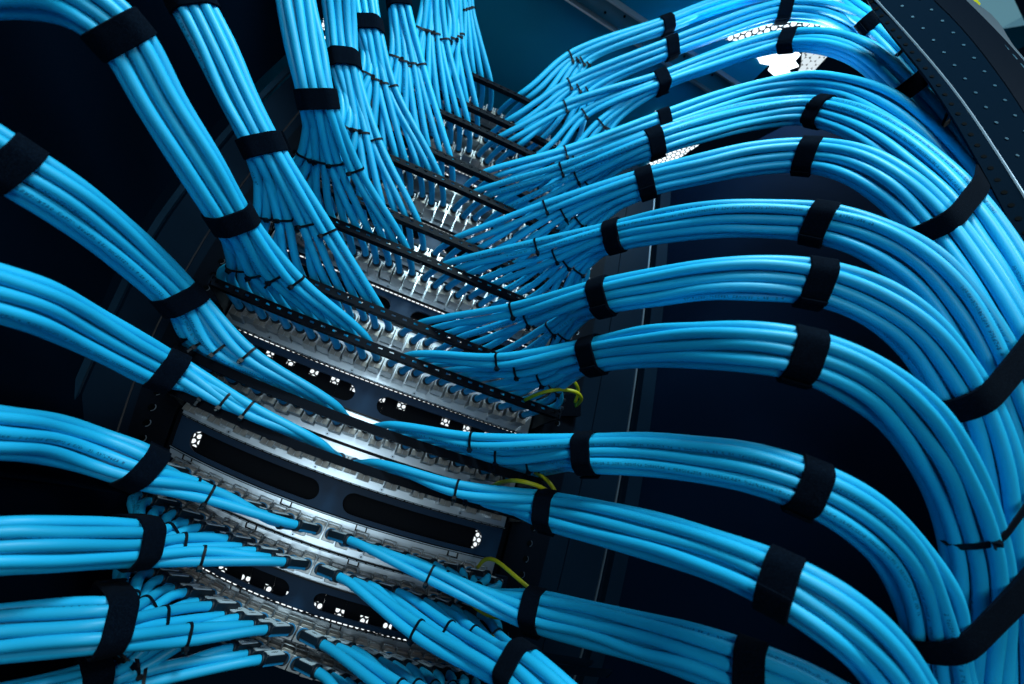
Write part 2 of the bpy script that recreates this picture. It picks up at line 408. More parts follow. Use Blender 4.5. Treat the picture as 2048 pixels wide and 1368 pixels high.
def jack_mesh(upper):
    X, Y, Z = (1, 0, 0), (0, 1, 0), (0, 0, 1); b = MB()
    if upper:                                                                   # seen from below: cable leaves near the top
        b.box((0, -0.0115, -0.0020), X, Y, Z, 0.0072, 0.0115, 0.0088, 0)
        b.box((-0.0034, -0.0233, -0.0072), X, Y, Z, 0.0031, 0.0006, 0.0030, 1); b.box((0.0034, -0.0233, -0.0072), X, Y, Z, 0.0031, 0.0006, 0.0030, 1)
        b.box((0.0079, -0.0110, 0.0010), X, Y, Z, 0.00030, 0.0070, 0.0065, 1)   # thin blade beside the body
        b.cyl((0, -0.0220, 0.0015), (0, -1, 0), 0.0058, 0.0022, 18, 2)
        b.cyl((0, -0.0238, 0.0015), (0, -1, 0), 0.0052, 0.0016, 18, 3)
    else:
        b.box((0, -0.0100, -0.0010), X, Y, Z, 0.0069, 0.0100, 0.0068, 0)
        b.box((0, -0.0090, 0.0066), X, Y, Z, 0.0060, 0.0085, 0.0012, 1)
        for sx in (-1, 1): b.box((sx * 0.0069, -0.0185, 0.0060), X, Y, Z, 0.0005, 0.0010, 0.0052, 0)     # rounded clip standing above
        b.box((0, -0.0185, 0.0112), X, Y, Z, 0.0074, 0.0010, 0.0005, 0)
        b.cyl((0, -0.0200, 0.0005), (0, -1, 0), 0.0060, 0.0022, 18, 2)
        b.cyl((0, -0.0222, 0.0005), (0, -1, 0), 0.0052, 0.0020, 18, 3)
    return b
JACKS = [jack_mesh(q).build("jack", [M_JACK, M_TAUPE, M_RING, M_BOOT], link=False, bevel=0.0006) for q in (False, True)]

for k, row in enumerate(ROWS):
    v = row * U; root = empty("patch_panel", rk(0, v, 0))
    tag(root, "silver 24 port patch panel with metal jacks, " + ("lowest in the rack" if k == 0 else "topmost in the rack" if k == 14 else ORD[k] + " from the bottom"), "patch panel", "patch panels stacked in the rack")
    b = MB(); h = 0.478 * U
    b.sweep_u(us_full, v - h, v + h, -0.0030, 0.0)
    b.build("plate", M_PLATE, root)
    # folded lips: some with bright metal dashes for light leaking through vents, some with little black latches
    b = MB()
    for ve, bright, latched in ((v + h + 0.0002, {1: 1, 3: 1, 4: 0, 6: 0}.get(row, 0), row in (1, 3, 4, 6)), (v - h - 0.0002, {6: 1, 9: 1}.get(row, 0), False)):
        b.sweep_u(us_full, ve - 0.0010, ve + 0.0010, 0.0003, 0.0045, 0)
        if row == 4 and ve > v: b.sweep_u(us_full, ve + 0.0002, ve + 0.0010, 0.0046, 0.0053, 1)
        if bright:
            for u in np.arange(-HW + 0.004, HW - 0.006, 0.0118): b.sweep_u(np.linspace(u, u + 0.0098, 3), ve - 0.0003, ve + 0.0003, 0.0046, 0.0052, 1)
        if latched:
            for u in ((-0.196, -0.055, 0.043, 0.165) if row == 4 else (-0.088, 0.046)):
                for du in (-0.0065, 0.0065): b.sweep_u((u + du - 0.0008, u + du + 0.0008), ve - 0.0085, ve - 0.0013, 0.0005, 0.0035, 0)
                b.sweep_u((u - 0.0073, u, u + 0.0073), ve - 0.0085, ve - 0.0068, 0.0005, 0.0037, 0)
    b.build("vented_lip", [M_TIE, M_EDGE], root)
    for u in (-0.155, -0.0355, 0.0530, 0.160):
        b = MB(); c = rk(u, v - h * 0.80, 0.0002); b.cyl(c, (0, -1, 0), 0.0027, 0.0012, 14, 0); b.cyl(c + (0, -0.0013, 0), (0, -1, 0), 0.0011, 0.0003, 4, 1)
        b.build("screw", [M_SCREW, M_HOLE], root)
    for s in (-1, 1):                                                            # two-screw bracket at each end
        b = MB()
        p, m3 = frame_at(s * 0.2365, v + (0.30 if k % 2 else -0.30) * U * -1, 0.0085)
        ax = np.array(m3.col[0][:3]); az = np.array(m3.col[2][:3])
        for q in (-1, 1):
            b.box(p + az * q * 0.0078, ax, (0, 1, 0), az, 0.0078, 0.0035, 0.0068, 0)
            b.cyl(p + az * q * 0.0078 + np.array([0, -0.0036, 0]), (0, -1, 0), 0.0036, 0.0022, 14, 1, 0.0024)
        b.build("end_bracket", [M_NAVY, M_SCREW], root, bevel=0.0006)
    for s in (-1, 1):
        for i in range(1, 13):
            u = port_u(s, i); st = 0.0035 if i % 2 else 0.0
            p, m3 = frame_at(u, v + (0.0016 if i % 2 else -0.0016), st)
            src = JACKS[1 if k >= 4 else 0]; o = src.copy()
            COL.objects.link(o); o.parent = root
            o.matrix_local = Matrix.Translation(Vector(p) - root.location) @ m3
    # lacing bar carried on two arms in front of the panel
    if k >= 4:
        bar = empty("lacing_bar", rk(0, v, 0.09))
        tag(bar, "black perforated lacing bar carrying cables in front of the " + panel_words(k), "lacing bar", "lacing bars in front of the patch panels")
        b = MB(); vb = v - 0.0016; w0 = 0.0890; us = np.arange(-0.226, 0.2261, 0.0141)
        b.sweep_u(us_full, vb - 0.0045, vb - 0.0013, w0, w0 + 0.0018); b.sweep_u(us_full, vb + 0.0015, vb + 0.0045, w0, w0 + 0.0018)
        for u in us: b.sweep_u((u - (0.0044 if k > 5 else 0.00706), u + (0.0044 if k > 5 else 0.00706)), vb - 0.0013, vb + 0.0015, w0 + 0.0001, w0 + 0.0017)
        b.sweep_u(us_full, vb - 0.0055, vb - 0.0045, w0 - 0.008, w0 + 0.0018)
        b.build("punched_strip", M_BLACK, bar)
        for s in (-1, 1):
            b = MB(); u = s * 0.2285
            b.loft([[rk(u - 0.001, v + e0, w), rk(u - 0.001, v + e1, w), rk(u + 0.001, v + e1, w), rk(u + 0.001, v + e0, w)] for w, e0, e1 in ((0.002, -0.012, 0.012), (0.05, -0.008, 0.008), (0.0908, -0.0076, 0.006))])
            b.build("arm", M_BLACK, bar)

# blank panels between the pairs
def slot_half(u, a, bb, hh):
    if u <= a or u >= bb: return 0.0
    r = hh; q = min(u - a, bb - u)
    return hh if q >= r else math.sqrt(max(0, r * r - (r - q) ** 2))
BL = {2: None, 5: None, 8: None, 11: None, 14: None, 17: None, 20: None}
for bi, row in enumerate((2, 5, 8, 11, 14, 17, 20)):
    v = row * U; root = empty("blank_panel", rk(0, v, 0)); h = 0.470 * U; hh = 0.0140 if row == 5 else 0.0125
    tag(root, "dark blue blanking panel with two long round-ended slots, %s from the bottom" % ["lowest", "second", "third", "fourth", "fifth", "sixth", "seventh"][bi] if bi else "dark blue blanking panel with two long round-ended slots, lowest in the rack", "blank panel", "slotted blanking panels in the rack")
    sl = [(-0.203, -0.021), (0.011, 0.200)]
    ends = np.concatenate([[a + q for q in (0, .0005, .0015, .003, .005, .008, .011, .014)] + [bb - q for q in (.014, .011, .008, .005, .003, .0015, .0005, 0)] for a, bb in sl])
    us = np.unique(np.round(np.concatenate([us_full, ends]), 5))
    vc = v - 0.001
    H = lambda u: max(slot_half(u, a, bb, hh) for a, bb in sl)
    b = MB()
    b.sweep_u(us, lambda u: vc + H(u), v + h, -0.0060, -0.0020); b.sweep_u(us, v - h, lambda u: vc - H(u), -0.0060, -0.0020)
    b.build("slotted_plate", M_BLANK, root, smooth=25)
    # inner cover with square windows in front of the lit door
    wb = -0.030
    if row == 8: pts = [(498, 685), (540, 706), (582, 724), (628, 744), (670, 760), (710, 777), (762, 797), (803, 812), (891, 844), (934, 858), (976, 868)]
    elif row == 2: pts = [(444, 1140), (491, 1158), (537, 1177), (580, 1192), (637, 1211), (679, 1225), (728, 1239), (775, 1252)]
    elif row == 5: pts = [(393, 875), (955, 1080)]
    else: pts = None
    if pts: win = [rack_of(x, y, wb) for x, y in pts]
    else: win = [(q, v + 0.004) for q in np.arange(-0.20, 0.21, 0.0273)]
    wu, wv = (0.0058, 0.0050) if row not in (5,) else (0.0060, 0.0125)
    edges = sorted([(u - wu, u + wu, vv) for u, vv in win]); x = -0.23; b = MB(); z0, z1 = v - 0.62 * U, v + 0.62 * U
    for a, c, vv in edges:
        b.sweep_u(np.linspace(x, a, max(2, int((a - x) / 0.015) + 2)), z0, z1, wb - 0.002, wb)
        b.sweep_u((a, c), z0, vv - wv, wb - 0.002, wb); b.sweep_u((a, c), vv + wv, z1, wb - 0.002, wb); x = c
    b.sweep_u(np.linspace(x, 0.23, 6), z0, z1, wb - 0.002, wb)
    b.build("windowed_cover", M_BLACK, root, smooth=0)

# ------------------------------------------------------------------ cables
D = 0.0084; RC = D / 2
KW = F * 0.0370                                            # a strapped bundle of twelve is 36 mm across
def fill(t, n=4):
    """tie points: given ones, the rest between them"""
    if len(t) >= n: return [np.array(q, float) for q in t[:n]]
    t = [np.array(q, float) for q in t]; x = np.linspace(0, len(t) - 1, n)
    return [t[int(min(math.floor(a), len(t) - 2))] * (1 - (a - min(math.floor(a), len(t) - 2))) + t[int(min(math.floor(a), len(t) - 2)) + 1] * (a - min(math.floor(a), len(t) - 2)) for a in x]
# (row, side): ports used, ties in the photograph, then the way of the bundle: x, y, width of the bundle there, and S where a strap sits
BUNDLES = {
 (6, 1): (12, [(997, 722), (1035, 741), (1085, 758), (1112, 774)], [(1192, 709, 76, 'S'), (1300, 692, 88), (1400, 690, 98), (1500, 694, 106), (1602, 709, 115, 'S'), (1720, 757, 117), (1815, 828, 116), (1880, 915, 114), (1925, 1010, 112), (1950, 1120, 110), (1956, 1230, 109), (1952, 1330, 108), (1945, 1450, 108)]),
 (5, 1): (12, [(945, 882), (997, 912), (1062, 927), (1085, 935)], [(1178, 907, 85, 'S'), (1300, 909, 93), (1400, 918, 100), (1500, 934, 107), (1612, 970, 116, 'S'), (1710, 1022, 117), (1795, 1100, 115), (1848, 1190, 113), (1876, 1285, 111), (1892, 1380, 110), (1895, 1460, 110)]),
 (4, 1): (12, [(915, 978), (950, 990), (990, 1002)], [(1098, 1021, 82, 'S'), (1200, 1046, 92), (1320, 1078, 104), (1440, 1114, 118), (1560, 1163, 130, 'S'), (1660, 1222, 132), (1750, 1300, 132), (1815, 1400, 132)]),
 (3, 1): (12, [(862, 1150), (905, 1166), (950, 1182)], [(1072, 1222, 85, 'S'), (1180, 1247, 98), (1300, 1278, 112), (1400, 1306, 124), (1508, 1345, 136, 'S'), (1620, 1395, 140), (1740, 1480, 142)]),
 (2, 1): (12, [(837, 1262), (899, 1264), (948, 1274), (993, 1280)], [(1042, 1342, 98, 'S'), (1105, 1402, 108), (1180, 1475, 116)]),
 (1, 1): (12, [(800, 1385), (850, 1385), (900, 1385)], [(960, 1450, 110), (1100, 1530, 120)]),
 (0, 1): (8, [(730, 1440), (760, 1440), (800, 1440)], [(860, 1500, 110), (1000, 1580, 120)]),
 (7, 1): (12, [(1027, 620), (1057, 638), (1105, 655), (1130, 668)], [(1208, 592, 77, 'S'), (1320, 573, 84), (1420, 560, 90), (1520, 556, 95), (1627, 563, 101, 'S'), (1740, 598, 104), (1825, 655, 106), (1885, 730, 107), (1932, 815, 108), (1970, 915, 108), (1998, 1040, 108), (2022, 1210, 107), (2022, 1330, 107), (2015, 1450, 107)]),
 (8, 1): (12, [(1074, 491), (1112, 512), (1135, 525), (1160, 540)], [(1232, 473, 67, 'S'), (1340, 452, 74), (1440, 438, 80), (1540, 436, 85), (1640, 445, 91, 'S'), (1740, 476, 95), (1830, 530, 98), (1898, 598, 101), (1950, 675, 103), (1994, 760, 105), (2032, 870, 106), (2062, 1000, 106), (2088, 1180, 106), (2094, 1430, 106)]),
 (9, 1): (12, [(1091, 414), (1127, 428), (1159, 443), (1182, 457)], [(1292, 366, 64, 'S'), (1400, 338, 68), (1500, 318, 72), (1616, 311, 76, 'S'), (1710, 332, 80), (1795, 381, 84), (1868, 450, 88), (1930, 535, 94), (1985, 630, 100), (2036, 740, 104), (2085, 880, 106), (2120, 1040, 106), (2145, 1240, 106), (2150, 1440, 106)]),
 (10, 1): (12, [(1123, 338), (1154, 356), (1171, 362), (1192, 372)], [(1308, 286, 62, 'S'), (1410, 255, 62), (1500, 234, 62), (1604, 221, 62), (1690, 236, 66), (1768, 276, 71), (1842, 334, 78), (1912, 408, 85), (1975, 500, 92), (2030, 600, 98), (2085, 730, 103), (2130, 880, 105), (2170, 1080, 106), (2190, 1260, 106), (2195, 1440, 106)]),
 (11, 1): (8, [(1131, 304), (1150, 312), (1165, 318)], [(1326, 244, 56, 'S'), (1430, 207, 57), (1520, 180, 58), (1606, 166, 58), (1690, 178, 61), (1772, 216, 66), (1848, 282, 73), (1925, 370, 79), (1990, 465, 86), (2050, 570, 92), (2110, 700, 98), (2165, 860, 101), (2210, 1060, 103), (2235, 1260, 104), (2240, 1440, 104)]),
 (12, 1): (10, [(1129, 213), (1168, 228), (1200, 247), (1215, 258)], [(1320, 163, 52, 'S'), (1420, 124, 53), (1500, 97, 54), (1578, 80, 56, 'S'), (1660, 84, 57), (1730, 112, 60), (1795, 165, 63), (1855, 232, 67), (1915, 315, 72), (1975, 415, 78), (2035, 540, 85), (2090, 680, 90), (2150, 860, 94), (2205, 1060, 97), (2235, 1260, 99), (2245, 1440, 100)]),
 (13, 1): (8, [(1138, 168), (1163, 179), (1190, 182)], [(1340, 96, 50, 'S'), (1420, 66, 51), (1500, 38, 52), (1566, 22, 54, 'S'), (1640, 26, 55), (1705, 52, 57), (1768, 105, 57), (1825, 170, 61), (1885, 250, 66), (1945, 345, 72), (2005, 450, 78), (2070, 580, 84), (2145, 760, 89), (2215, 980, 93), (2260, 1220, 96), (2275, 1440, 98)]),
 (14, 1): (6, [(1140, 112), (1173, 127)], [(1333, 48, 47, 'S'), (1400, 22, 48), (1480, -6, 50), (1560, -22, 52), (1640, -12, 54), (1712, 28, 57), (1778, 85, 60), (1840, 155, 63), (1900, 235, 66), (1965, 330, 72), (2030, 430, 78), (2090, 540, 84), (2165, 710, 89), (2240, 940, 93), (2295, 1200, 96), (2315, 1440, 98)]),
 (6, -1): (12, [(592, 562), (547, 554), (510, 545), (474, 533)], [(461, 434, 94, 'S'), (395, 325, 106), (320, 200, 118), (246, 66, 120, 'S'), (184, 14, 126), (105, -18, 130), (10, -30, 134), (-90, -30, 138)]),
 (5, -1): (12, [(497, 709), (438, 700), (402, 684), (378, 672)], [(360, 594, 93, 'S'), (280, 520, 104), (200, 452, 114), (115, 388, 124), (18, 328, 130, 'S'), (-70, 272, 140)]),
 (4, -1): (12, [(497, 820), (452, 801), (412, 782), (380, 765)], [(333, 742, 93, 'S'), (245, 695, 104), (150, 645, 116), (60, 606, 126), (-60, 570, 134)]),
 (3, -1): (12, [(417, 988), (385, 973), (345, 959), (306, 945)], [(285, 934, 93, 'S'), (190, 902, 104), (90, 876, 118), (0, 866, 130), (-80, 860, 134)]),
 (2, -1): (12, [(403, 1112), (363, 1086), (338, 1066), (290, 1048)], [(272, 1088, 90, 'S'), (190, 1086, 98), (100, 1089, 106), (0, 1093, 116), (-80, 1102, 118)]),
 (1, -1): (12, [(371, 1270), (322, 1236), (290, 1216), (250, 1196)], [(226, 1250, 100, 'S'), (120, 1257, 104), (0, 1264, 108), (-80, 1270, 112)]),
 (0, -1): (10, [(290, 1355), (262, 1325), (235, 1315)], [(182, 1366, 96, 'S'), (80, 1395, 104), (-60, 1430, 112)]),
 (7, -1): (12, [(657, 464), (613, 449), (566, 438), (524, 432)], [(525, 291, 84, 'S'), (478, 195, 88), (432, 100, 92), (382, 4, 96, 'S'), (345, -70, 100)]),
 (8, -1): (12, [(711, 340), (668, 327), (640, 320), (612, 311)], [(634, 199, 80, 'S'), (612, 100, 83), (592, 0, 87), (580, -80, 90)]),
 (9, -1): (12, [(751, 283), (712, 263), (690, 256)], [(687, 125, 64, 'S'), (680, 50, 68), (672, -60, 74)]),
 (10, -1): (12, [(783, 177), (754, 168), (732, 150)], [(737, 58, 57, 'S'), (729, 0, 59), (720, -60, 62)]),
 (11, -1): (8, [(840, 132), (812, 129), (790, 116)], [(797, 4, 56, 'S'), (790, -60, 59)]),
 (12, -1): (8, [(887, 81), (860, 65), (841, 60)], [(866, -30, 50), (858, -80, 53)]),
 (13, -1): (7, [(917, 70), (896, 82)], [(905, -30, 44), (897, -80, 46)]),
 (14, -1): (4, [(944, 17), (930, 22)], [(932, -40, 42), (926, -90, 44)]),
}
def slots(n):
    if n == 12:
        L = [(a, 1.24) for a in (-1.02, 0, 1.02)] + [(a, 0.40) for a in (-1.60, -.53, .53, 1.60)] + [(a, -0.46) for a in (-1.05, 0, 1.05)] + [(a, -1.30) for a in (-.52, .52)]
        return L
    g = [(i + (j % 2) * 0.5, j * 0.866) for i in range(-4, 5) for j in range(-4, 5)]
    g.sort(key=lambda q: (q[0] - 0.25) ** 2 + (q[1] - 0.2) ** 2)
    g = g[:n]; cx = sum(q[0] for q in g) / n; cy = sum(q[1] for q in g) / n
    return [(a - cx, c - cy) for a, c in g]

TIES = []; STRAPS = []; CABLES = {}
def wob(): return rng.normal(0, 1)
for (k, side), (n, ties, way) in BUNDLES.items():
    row = ROWS[k]; v = row * U; booted = k < 4; barred = k >= 4
    ties = fill(ties)
    ports = [1 + int(round(q)) for q in np.linspace(0, 11, n)] if n > 9 else list(range(1, n + 1))
    grp = [min(3, int(4 * i / n)) for i in range(n)]
    wp = [at(x, y, KW / wd) for x, y, wd, *_ in way]
    zl = [KW / w_[2] for w_ in way]; zmax = depth(rk(side * 0.12, v, 0.088)) - 0.02; z0 = list(zl)
    for _ in range(4):                                            # distance at which the bundle shows its width
        tang = [unit(wp[min(i + 1, len(wp) - 1)] - wp[max(i - 1, 0)]) for i in range(len(wp))]
        for i, (p, t) in enumerate(zip(wp, tang)):
            f = unit((CAM - p) - t * (CAM - p).dot(t)); nn = np.cross(f, t) * (KW / F / 2)
            x_, y_ = way[i][0], way[i][1]
            if -500 < x_ < 2400 and -300 < y_ < 1700: zl[i] = min(zl[i] * float(np.clip(np.hypot(*(to_px(p + nn) - to_px(p - nn))) / way[i][2], 0.8, 1.3)) ** 0.8, zmax)
            lim = (0.92, 1.0) if k < 3 else (0.95, 1.04) if side > 0 and x_ > 1640 else (0.88, 1.17)
            zl[i] = float(np.clip(zl[i], z0[i] * lim[0], z0[i] * lim[1]))
        zz = np.array(zl); zz[1:-1] = 0.25 * zz[:-2] + 0.5 * zz[1:-1] + 0.25 * zz[2:]; zl = list(np.minimum(zz, zmax))
        wp = [at(w_[0], w_[1], z_) for w_, z_ in zip(way, zl)]
    way = list(way) + [(0, 0, 100)]; wp.append(wp[-1] + unit(wp[-1] - wp[-2]) * 0.16); tang.append(unit(wp[-1] - wp[-2]))
    zs = zl[0]; sx, sy = way[0][0], way[0][1]
    # tie points in depth: between the bar and the first strap
    tp = []
    for g in range(4):
        mem = [ports[i] for i in range(n) if grp[i] == g]; um = np.mean([port_u(side, p) for p in mem])
        pb = rk(um + side * 0.02, v, 0.088) if barred else rk(um + side * 0.02, v, 0.05)
        q = to_px(pb); d1 = np.hypot(*(ties[g] - q)); d2 = np.hypot(sx - q[0], sy - q[1]); fr = min(0.85, d1 / (d1 + np.hypot(sx - ties[g][0], sy - ties[g][1]) + 1e-6))
        tp.append(at(*ties[g], depth(pb) * (1 - fr) + zs * fr))
    # slots of the strapped bundle, filled group by group from the gap side
    sl = slots(n); order = sorted(range(n), key=lambda q: -(sl[q][0] + 0.45 * sl[q][1]))
    frames = []
    for p, t in zip(wp, tang):
        f = unit((CAM - p) - t * (CAM - p).dot(t)); nn = np.cross(f, t)        # across the bundle, on the gap side
        nn = nn if (side > 0) != booted else -nn
        frames.append((nn, f))
    pathm = []
    for ci in range(n):
        i = ports[ci]; g = grp[ci]; u = port_u(side, i); st = 0.0035 if i % 2 else 0.0
        vj = v + (0.0016 if i % 2 else -0.0016) + 0.0005; P = []
        if booted:
            bd = unit(np.array([side * (0.74 - 0.028 * max(0, i - 3)), -0.70, 0.05 + 0.05 * wob() * 0.5])); p0 = rk(u, vj, 0.0240 + st)
            pe = p0 + bd * 0.027
            P += [pe - bd * 0.004, pe + bd * 0.008]
        else:
            p0 = rk(u, vj, 0.0240 + st)
            P += [p0 + (0, 0.002, 0), rk(u + side * 0.003, vj + 0.001, 0.040 + st)]
            ub = u + side * (0.019 + 0.002 * wob() * 0.4)
            up = 0.0075 if k > 5 else 0.0085
            P += [rk(u + side * 0.011, v + 0.004, 0.066), rk(ub, v + up, 0.0845 - 0.001 * abs(wob()))]
        # through the tie, in a group of three
        gi = [q for q in range(n) if grp[q] == g]; m = gi.index(ci); T = tp[g]; dirn = unit(wp[0] - T)
        f = unit((CAM - T) - dirn * (CAM - T).dot(dirn)); nn = np.cross(f, dirn); nn = nn if (side > 0) != booted else -nn
        tri = [(0.52, 0.25), (-0.52, 0.15), (0.0, -0.68)] if len(gi) == 3 else [(0.5, 0), (-0.5, 0)] if len(gi) == 2 else [(0, 0)] if len(gi) == 1 else [(.5, .4), (-.5, .4), (0, -.5), (.9, -.5)]
        a, c = tri[m % len(tri)]
        if barred:
            pb = P[-1]; T3 = T + nn * a * D + f * c * D
            out = rk(ub + side * 0.012, v + 0.012, 0.100)
            P.append(pb + (T3 - pb) * 0.22 + (out - pb) * 0.30)
        P.append(T + nn * a * D * 1.0 + f * c * D)
        # strapped bundle, slot by slot
        a0, c0 = sl[order[ci]]
        for q, (p, (nn, f)) in enumerate(zip(wp, frames)):
            strap = len(way[q]) > 3; tw = 0.10 * math.sin(q * 1.1 + k * 2.0 + side); ca, sa = math.cos(tw), math.sin(tw)
            ar, cr = a0 * ca - c0 * sa, a0 * sa + c0 * ca; loose = 1.0 if strap else 1.02
            ar = ar * loose + (0 if strap else 0.09 * wob()); cr = cr * loose + (0 if strap else 0.09 * wob())
            P.append(p + nn * ar * D + f * cr * D)
        pts = spline(P, 0.0055, smooth=16)
        o = cable_object("network_cable", pts, RC, 12, roll=random.uniform(-0.34, 0.34))
        sd = "left" if side < 0 else "right"
        tag(o, "blue cable, %s port %s of the gap, %s" % (NTH[i - 1], sd, panel_words(k)), "cable", "light blue cables leaving the patch panels")
        pathm.append(pts)
        # plug or collar at the jack
        if booted:
            b = MB(); ay = bd; ax = unit(np.cross(ay, (0, 0, 1))); az = np.cross(ax, ay); az = az if az[2] > 0 else -az
            ce = p0 + bd * 0.0135
            b.box(ce + az * 0.0012, ax, ay, az, 0.0060, 0.0120, 0.0030, 0); b.box(ce - az * 0.0030, ax, ay, az, 0.0052, 0.0110, 0.0014, 1)
            b.cyl(pe - bd * 0.0035, bd, 0.0058, 0.0045, 14, 0)
            pl = b.build("plug", [M_BOOT, M_RING], o, origin=p0, bevel=0.0005)
            b = MB(); b.box(ce + az * 0.0046, ax, ay, az, 0.0047, 0.0082, 0.0004, 0)
            for z in (-0.003, -0.001, 0.001, 0.003): b.box(ce + az * 0.00505 + ay * z, ax, ay, az, 0.0005 if abs(z) > 0.002 else 0.0012, 0.0006, 0.00005, 1)
            b.build("label_plate", [M_LABEL, M_BOOT], pl, origin=ce)
        else:
            b = MB(); b.cyl(p0 + (0, 0.0015, 0), pts[3] - pts[0], 0.0052, 0.0055, 14, 0); b.build("collar", M_BOOT, o, origin=p0)
    CABLES[(k, side)] = pathm
    for g in range(4):
        gi = [q for q in range(n) if grp[q] == g]
        if gi: TIES.append((k, side, g, tp[g], [pathm[q] for q in gi]))
    num = 0
    for q in range(len(way)):
        if len(way[q]) > 3 and (k, side) != (11, 1) or (len(way[q]) > 3 and q == 0): STRAPS.append((k, side, num, wp[q], pathm)); num += 1

# ------------------------------------------------------------------ straps and ties, fitted round the cables they hold
def hull(P):
    P = sorted(map(tuple, P)); lo = []; hi = []
    cr = lambda o, a, b: (a[0] - o[0]) * (b[1] - o[1]) - (a[1] - o[1]) * (b[0] - o[0])
    for p in P:
        while len(lo) > 1 and cr(lo[-2], lo[-1], p) <= 0: lo.pop()
        lo.append(p)
    for p in reversed(P):
        while len(hi) > 1 and cr(hi[-2], hi[-1], p) <= 0: hi.pop()
        hi.append(p)
    return np.array(lo[:-1] + hi[:-1])
def loop_around(center, paths, gap, reach=1e9, count=56, rad=RC, span=0.0, axis=None):
    near = [p[np.argmin(((p - center) ** 2).sum(1))] for p in paths]
    use = [(p, q) for p, q in zip(paths, near) if np.linalg.norm(q - center) < reach]
    while len(use) < 2 and reach < 1: reach *= 1.3; use = [(p, q) for p, q in zip(paths, near) if np.linalg.norm(q - center) < reach]
    n = np.zeros(3)
    for p, q in use:
        i = int(np.argmin(((p - center) ** 2).sum(1))); i = min(max(i, 1), len(p) - 2); n += unit(p[i + 1] - p[i - 1])
    n = unit(n) if axis is None else unit(axis); f = unit((np.array([0.05, -1, 0.25])) - n * np.dot((0.05, -1, 0.25), n)); e = np.cross(n, f)
    C2 = []
    for p, q in use:
        for off in ((-span / 2, 0.0, span / 2) if span else (0.0,)):        # where the cable passes both edges of the band
            s = (p - center).dot(n) - off; d2 = ((p - center) ** 2).sum(1); ok = np.where(np.sign(s[:-1]) != np.sign(s[1:]))[0]
            if len(ok): j = ok[np.argmin(d2[ok])]; tt = s[j] / (s[j] - s[j + 1] + 1e-12); x = p[j] + (p[j + 1] - p[j]) * tt
            else: x = q
            if np.linalg.norm(x - center) < reach * 1.15: C2.append(((x - center).dot(e), (x - center).dot(f)))
    cs = [(a + (rad + gap) * math.cos(t), c + (rad + gap) * math.sin(t)) for a, c in C2 for t in np.linspace(0, 2 * math.pi, 20, endpoint=False)]
    H = hull(cs); H = np.vstack([H, H[:1]]); d = np.r_[0, np.cumsum(np.linalg.norm(np.diff(H, axis=0), axis=1))]
    q = np.linspace(0, d[-1], count, endpoint=False); L = np.stack([np.interp(q, d, H[:, 0]), np.interp(q, d, H[:, 1])], 1)
    for _ in range(2): L = 0.25 * np.roll(L, 1, 0) + 0.5 * L + 0.25 * np.roll(L, -1, 0)
    c = L.mean(0); N = L - c; N /= np.linalg.norm(N, axis=1)[:, None]
    return center, n, e, f, L, N, d[-1]
def band(center, paths, width, thick, reach=1e9, tail=True, skew=0.0, gap=0.0004, axis=None):
    c, n, e, f, L, N, per = loop_around(center, paths, gap, reach, span=width, axis=axis)
    k = len(L); k0 = int(k * 0.30) + random.randint(-4, 4); idx = [(k0 + i) % k for i in range(k)]
    b = MB(); rings = []
    def ring(i, r0, r1, wd):
        A = L[i] + N[i] * r0; B = L[i] + N[i] * r1
        sk = n * (L[i][0] * skew)
        p = lambda q: c + e * q[0] + f * q[1] + sk
        s = 0.0006
        return [p(A) - n * wd / 2, p(B) - n * (wd / 2 - s), p(B) + n * (wd / 2 - s), p(A) + n * wd / 2]
    rings = [ring(i, 0, thick, width) for i in idx] + [ring(idx[0], 0, thick, width)]
    b.loft(rings, cap=False)
    if tail:
        m = int(k * 0.20); tl = [ring(idx[i], thick * 1.02 + (0.0012 if i > m - 3 else 0) , thick * 1.9 + (0.0012 if i > m - 3 else 0), width * 0.97) for i in range(m)]
        b.loft(tl)
    return b
for (k, side, num, c, paths) in STRAPS:
    if (k, side) == (11, 1) and num: continue
    wd = (0.0185 if num == 0 or side > 0 else 0.0165) + 0.0012 * wob() * 0.5
    b = band(c, paths, wd, 0.0016, skew=0.03 * wob())
    o = b.build("cable_strap", M_STRAP, origin=c)
    tag(o, "black strap %s, %s bundle of the %s" % ("nearest the rack" if num == 0 else "farther out", "left" if side < 0 else "right", panel_words(k)), "strap", "black straps around the cable bundles")
trunk_all = [p for (k, s), L in CABLES.items() if s > 0 and k >= 5 for p in L]
def pick(keys): return [p for k in keys for p in CABLES[(k, 1)]]
TR = [((1605, 194), KW / 60, pick((10, 11)), 0.060, 0.020, "wide black fabric strap joining two right bundles near the roof opening"),
      ((1735, 45), KW / 58, pick((13, 14)), 0.032, 0.020, "uppermost black fabric strap on the vertical trunk beside the punched column"),
      ((1812, 180), KW / 63, pick((12, 13, 14)), 0.050, 0.020, "black fabric strap on the vertical trunk, second from the top"),
      ((1905, 405), KW / 84, pick((9, 10, 11)), 0.075, 0.018, "black fabric strap on the vertical trunk, third from the top"),
      ((1990, 745), KW / 105, pick((7, 8, 9, 10)), 0.090, 0.019, "broad black fabric strap on the vertical trunk, second from its lower end"),
      ((1950, 1225), KW / 110, pick((5, 6, 7, 8)), 0.090, 0.019, "lowest broad black fabric strap on the vertical trunk of cables")]
for (xy, z, paths, reach, wd, lab) in TR:
    c = at(*xy, z); o = band(c, paths, wd, 0.0020, reach, axis=None if xy[0] < 1650 else RT * 0.62 - UP * 0.78).build("cable_strap", M_STRAP, origin=c)
    tag(o, lab, "strap", "black straps around the cable trunk")

